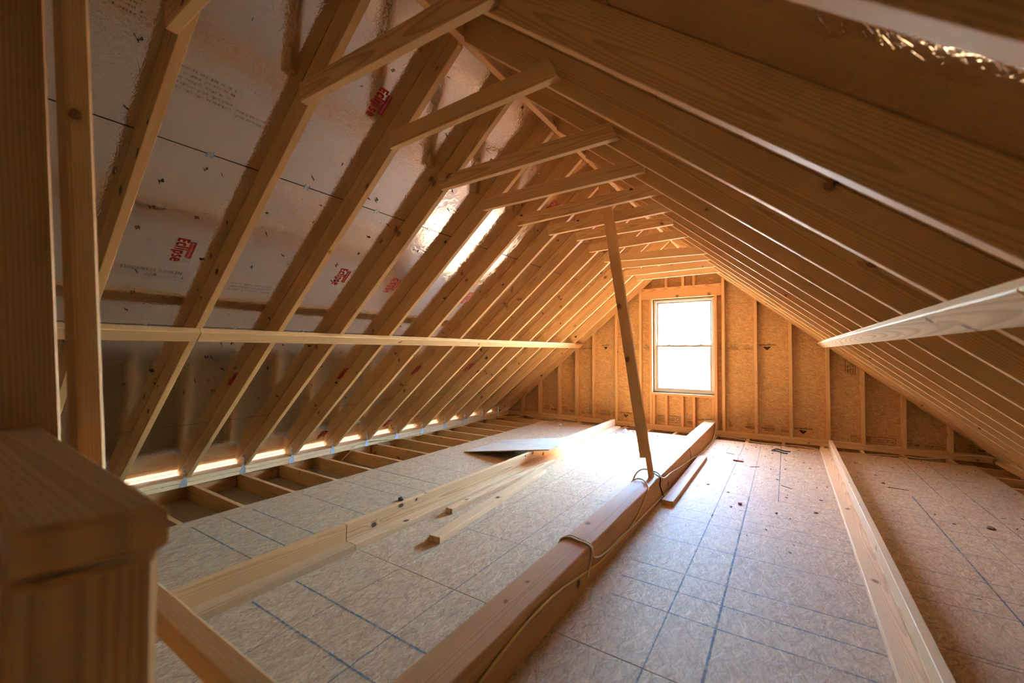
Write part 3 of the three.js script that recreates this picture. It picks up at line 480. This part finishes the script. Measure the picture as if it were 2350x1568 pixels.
cable([[0.281, 0.06, 3.6], [0.283, 0.19, 3.58], [0.31, 0.212, 3.555], [0.345, 0.211, 3.53], [0.408, 0.208, 3.61], [0.446, 0.2, 3.7], [0.45, 0.16, 3.81], [0.451, 0.111, 3.918], [0.451, 0.075, 4.07], [0.451, 0.062, 4.21], [0.451, 0.064, 4.45], [0.451, 0.068, 4.66], [0.451, 0.092, 4.84], [0.451, 0.14, 5.15], [0.451, 0.152, 5.41], [0.451, 0.136, 5.6], [0.451, 0.116, 5.74], [0.451, 0.08, 6.1], [0.451, 0.05, 6.6]], 0.0055, M.yellow, 'yellow cable clipped along the side of the beam toward the half wall');
cable([[0.452, 0.008, 3.0], [0.453, 0.03, 3.32], [0.453, 0.05, 3.79], [0.452, 0.056, 4.04], [0.452, 0.078, 4.31], [0.452, 0.081, 4.52], [0.452, 0.105, 4.7], [0.452, 0.14, 4.77], [0.452, 0.19, 4.78], [0.43, 0.208, 4.783], [0.371, 0.207, 4.767], [0.303, 0.207, 4.757], [0.283, 0.19, 4.8], [0.282, 0.08, 4.83]], 0.0055, M.cream, 'doubled cream cable looping over the beam at its near third', [[[0.46, 0.07, 4.86], [0.453, 0.1, 4.82], [0.453, 0.15, 4.79], [0.453, 0.192, 4.796], [0.43, 0.208, 4.8], [0.371, 0.207, 4.785], [0.315, 0.207, 4.775], [0.283, 0.2, 4.815], [0.281, 0.08, 4.85]]]);
cable([[0.34, 0.207, 3.3], [0.4, 0.222, 3.31], [0.44, 0.212, 3.35], [0.452, 0.18, 3.37], [0.452, 0.15, 3.385], [0.452, 0.06, 3.31], [0.458, 0.012, 3.28]], 0.005, M.black, 'short black wire hanging over the beam at the brace foot');
cable([[0.29, 0.2025, 2.0], [0.322, 0.203, 2.0], [0.39, 0.203, 2.08], [0.435, 0.203, 2.13], [0.446, 0.195, 2.14], [0.447, 0.08, 2.06], [0.449, 0.01, 2.03]], 0.0022, M.nail, 'thin wire lying across the far half of the beam');

/* ---------- litter on the deck ---------- */
const crumple = (r, k) => { const g = new THREE.IcosahedronGeometry(r, 1), p = g.attributes.position; for (let i = 0; i < p.count; i++) { const q = V(p.getX(i), p.getY(i), p.getZ(i)), s = 0.6 + 0.7 * hash(Math.round(q.x * 9000), Math.round(q.z * 9000 + q.y * 5000)); p.setXYZ(i, q.x * s, Math.max(0, (q.y * s + r * 0.5) * k), q.z * s); } g.computeVertexNormals(); return g; };
const litter = (geo, x, z, mat, label, cat, y = 0.001, ry = 0) => { if (ry) geo.rotateY(ry); geo.translate(x, y, z); thing(cat.replace(/ /g, '_'), geo, mat, label, cat); };
{ const s = new THREE.BufferGeometry(), q = [[-0.09, 0, 0.02], [-0.02, 0.055, -0.03], [0.0, 0.004, 0.05], [0.03, 0.002, 0.0], [0.06, 0.035, -0.03], [0.1, 0.002, 0.03], [0.02, 0.002, 0.06]];
  s.setAttribute('position', new THREE.Float32BufferAttribute([0, 2, 1, 1, 2, 3, 3, 6, 4, 4, 6, 5, 2, 6, 3].flatMap((i) => q[i]), 3)); s.computeVertexNormals(); litter(s, -0.715, 0.65, M.paper, 'crumpled white paper scrap on the deck under the window', 'paper scrap'); }
litter(crumple(0.035, 0.5), -1.79, 0.715, M.paper, 'small white scrap on the deck in the corner by the open joists', 'white scrap');
{ const g = mergeGeometries([new THREE.CylinderGeometry(0.016, 0.018, 0.02, 10).translate(0, 0.01, 0), new THREE.CylinderGeometry(0.012, 0.016, 0.012, 10).translate(0.022, 0.008, 0.004)]); litter(g, -1.333, 4.5, M.black, 'small black plastic plug lying among the grey lines', 'plastic plug'); }
litter(board(-0.05, 0.05, 0, 0.012, -0.012, 0.012, { wood: false, bevel: 0.003 }), 0.853, 1.588, M.scrap, 'reddish brown wood strip across a grey line beyond the beam', 'wood strip', 0.001, -0.1);
{ const tube = (p) => new THREE.TubeGeometry(new THREE.CatmullRomCurve3(p.map((q) => V(...q))), 30, 0.008, 6), g = mergeGeometries([tube([[-0.09, 0.008, 0.02], [-0.04, 0.022, -0.03], [0.03, 0.01, -0.02], [0.1, 0.008, -0.03]]), tube([[-0.07, 0.01, 0.03], [-0.03, 0.016, 0.05], [0.02, 0.008, 0.08], [0.07, 0.008, 0.1]])]); litter(g, 1.24, 0.8, new THREE.MeshStandardMaterial({ color: 0x4a5560, roughness: 0.5 }), 'twisted grey plastic strap near the gable wall beyond the beam', 'plastic strap'); }
litter(crumple(0.022, 0.5), 2.482, 2.62, M.splinter, 'dark wood chip on the outer deck beside a grey line', 'wood chip');
[[0.99, 3.06, 0.016, 'dark chip on the thick grey line beyond the beam'], [2.05, 1.72, 0.012, 'tiny chip on the outer deck near the edge-standing strongback']].forEach(([x, z, r, l]) => litter(crumple(r, 0.6), x, z, M.scrap, l, 'wood chip'));
[[0.74, 1.25, -0.5, 'splinter on the deck between beam and first grey line'], [1.02, 1.75, 0.5, 'splinter lying just past the reddish strip'], [1.3, 2.35, -0.7, 'splinter on the bare deck near the flat strongback'], [2.13, 1.85, -0.1, 'long splinter on the outer deck before the seam']].forEach(([x, z, a, l], i) => litter(board(-0.05 - 0.02 * (i === 3), 0.05 + 0.02 * (i === 3), 0, 0.004, -0.003, 0.003, { wood: false, bevel: 0.0008 }), x, z, M.splinter, l, 'splinter', 0.001, a));
{ const bits = []; for (let i = 0; i < 150; i++) { const b = new THREE.BoxGeometry(rr(0.004, 0.024), rr(0.002, 0.006), rr(0.003, 0.008)); b.rotateY(rr(0, 6.3)); const k = rnd(); b.translate(k < 0.5 ? rr(0.5, 1.62) : k < 0.75 ? rr(1.8, 2.95) : rr(-0.85, 0.25), 0.004, 0.45 + Math.pow(rnd(), 1.8) * 3.5); bits.push(b); }
  const s = part('sawdust_chips', mergeGeometries(bits), M.splinter, scene); tag(s, 'scattered small wood chips on the deck before the gable wall', 'debris', null, 'stuff'); }

/* ---------- close to the viewer ---------- */
{ const g = group('half_wall', 0.42, 0, 6.74), foot = [[0.804, 6.702], [0.035, 6.681], [0.035, 6.772], [0.775, 6.8]];
  const poly = (k) => foot.map(([x, z]) => [x - 0.42 - (x > 0.5 ? k : 0), -(z - 6.74)]).reverse();
  const ccw = (p) => { let a = 0; p.forEach((q, i) => { const r = p[(i + 1) % p.length]; a += q[0] * r[1] - q[1] * r[0]; }); return a > 0 ? p : p.slice().reverse(); };
  part('cap_plate', prism(ccw(poly(0)), 0.043, V(0, 1.024, 0), X, V(0, 0, -1), { bevel: 0.005 }), pine('brown'), g);
  part('wall_core', prism(ccw(poly(0.04)), 1.018, V(0, 0.001, 0), X, V(0, 0, -1), { bevel: 0.003, wood: false, scale: [1, 1] }), pine('brown'), g);
  const e = [[0.3835, 0.039], [0.355, -0.058], [0.317, -0.058], [0.345, 0.039]].map((p) => [p[0], p[1]]);
  part('end_stud', stick(V(0.352, 0.001, 0.0105), V(0.352, 1.019, 0.0105), 0.096, 0.036, V(-0.029, 0, 0.096).normalize(), { bevel: 0.005 }), pine('brown'), g);
  tag(g, 'low half wall with a thick brown cap plate, close in front', 'half wall'); }
thing('wall_post', stick(V(0.056, 0.001, 6.568), V(0.056, 2.55, 6.683), 0.088, 0.04, V(1, 0, 0), { bevel: 0.006 }), pine('rafter'), 'upright wooden post standing just behind the half wall', 'post');
thing('wide_board', stick(V(-0.012, 0.001, 6.672), V(-0.012, 2.55, 6.787), 0.15, 0.036, V(0, 0, 1), { bevel: 0.005 }), pine('brown'), 'wide dark board standing beside the post at the half wall', 'board');
thing('guard_rail', board(0.103, 2.1, 0.748, 0.785, 6.565, 6.603, { bevel: 0.004 }), pine('pale'), 'square guard rail running low from the post past the half wall', 'rail');

/* ---------- outdoors, seen through the window ---------- */
{ const g = new THREE.PlaneGeometry(260, 200, 60, 50); g.rotateX(-Math.PI / 2); const p = g.attributes.position; for (let i = 0; i < p.count; i++) p.setY(i, 0.5 * (noise(p.getX(i) * 0.15 + 50, p.getZ(i) * 0.15 + 50) - 0.5)); g.computeVertexNormals(); g.translate(0, -3.2, -100); const m = part('ground', g, M.dirt, scene); tag(m, 'pale bare building ground outside the window', null, null, 'structure'); }
{ const g = new THREE.SphereGeometry(1, 48, 24, 0, 6.2832, 0, Math.PI / 2), p = g.attributes.position; for (let i = 0; i < p.count; i++) { const x = p.getX(i) * 5.2, y = p.getY(i), z = p.getZ(i) * 3, k = 0.75 + 0.5 * noise(x * 0.7 + 9, z * 0.9 + y * 2); p.setXYZ(i, x, y * 1.9 * k + 0.25 * (noise(x * 3, z * 3 + 5) - 0.5), z); } g.computeVertexNormals(); g.translate(-2.9, -3.3, -17); thing('dirt_mound', g, M.dirt, 'heap of pale dirt outside below the window', 'dirt heap'); }
{ const g = group('house', -11.5, -3.2, -76);
  part('wall', board(-9, 9, 0, 3, -5, 5, { wood: false, bevel: 0 }), M.house, g);
  const r = new THREE.ConeGeometry(1, 1, 4, 1); r.rotateY(Math.PI / 4); r.scale(14, 3.6, 8); r.translate(0, 4.8, 0); part('roof', r, M.houseRoof, g);
  const s = new THREE.Shape(); s.moveTo(-0.55, 0); s.lineTo(0.55, 0); s.lineTo(0.55, 1.3); s.absarc(0, 1.3, 0.55, 0, Math.PI, false); s.lineTo(-0.55, 0);
  const w = part('arched_window', new THREE.ExtrudeGeometry(s, { depth: 0.08, bevelEnabled: false }), M.pane, g); w.position.set(-0.8, 1.1, 5);
  for (const x of [1.6, 2.5]) part('window', board(x, x + 0.6, 1.3, 2.1, 5, 5.08, { wood: false, bevel: 0.02 }), M.pane, g);
  tag(g, 'pale hip-roofed house with an arched window, far outside', 'house'); }
[[-5.5, -88, 9.5, 'tallest tree outside, at the right edge of the glass'], [-9.5, -95, 7.5, 'middle tree outside rising behind the pale roof'], [-18, -95, 7.5, 'pale tree outside at the left edge of the glass']].forEach(([x, z, h, label]) => {
  const g = group('tree', x, -3.2, z); part('trunk', new THREE.CylinderGeometry(0.18, 0.3, h * 0.5, 8).translate(0, h * 0.25, 0), M.bark, g);
  const L = []; for (let i = 0; i < 420; i++) { const b = new THREE.OctahedronGeometry(rr(0.12, 0.4), 0), a = rr(0, 6.3), e = rr(-1, 1), R = 0.34 * h * Math.cbrt(rnd()) * (0.7 + 0.5 * noise(a * 2, e * 3)); b.translate(Math.cos(a) * R * Math.sqrt(1 - e * e) * 0.95, h * 0.64 + e * R, Math.sin(a) * R * Math.sqrt(1 - e * e)); L.push(b); }
  const f = part('foliage', mergeGeometries(L), M.leaf, g); f.userData.kind = 'stuff'; tag(g, label, 'tree');
});

renderer.render(scene, camera);
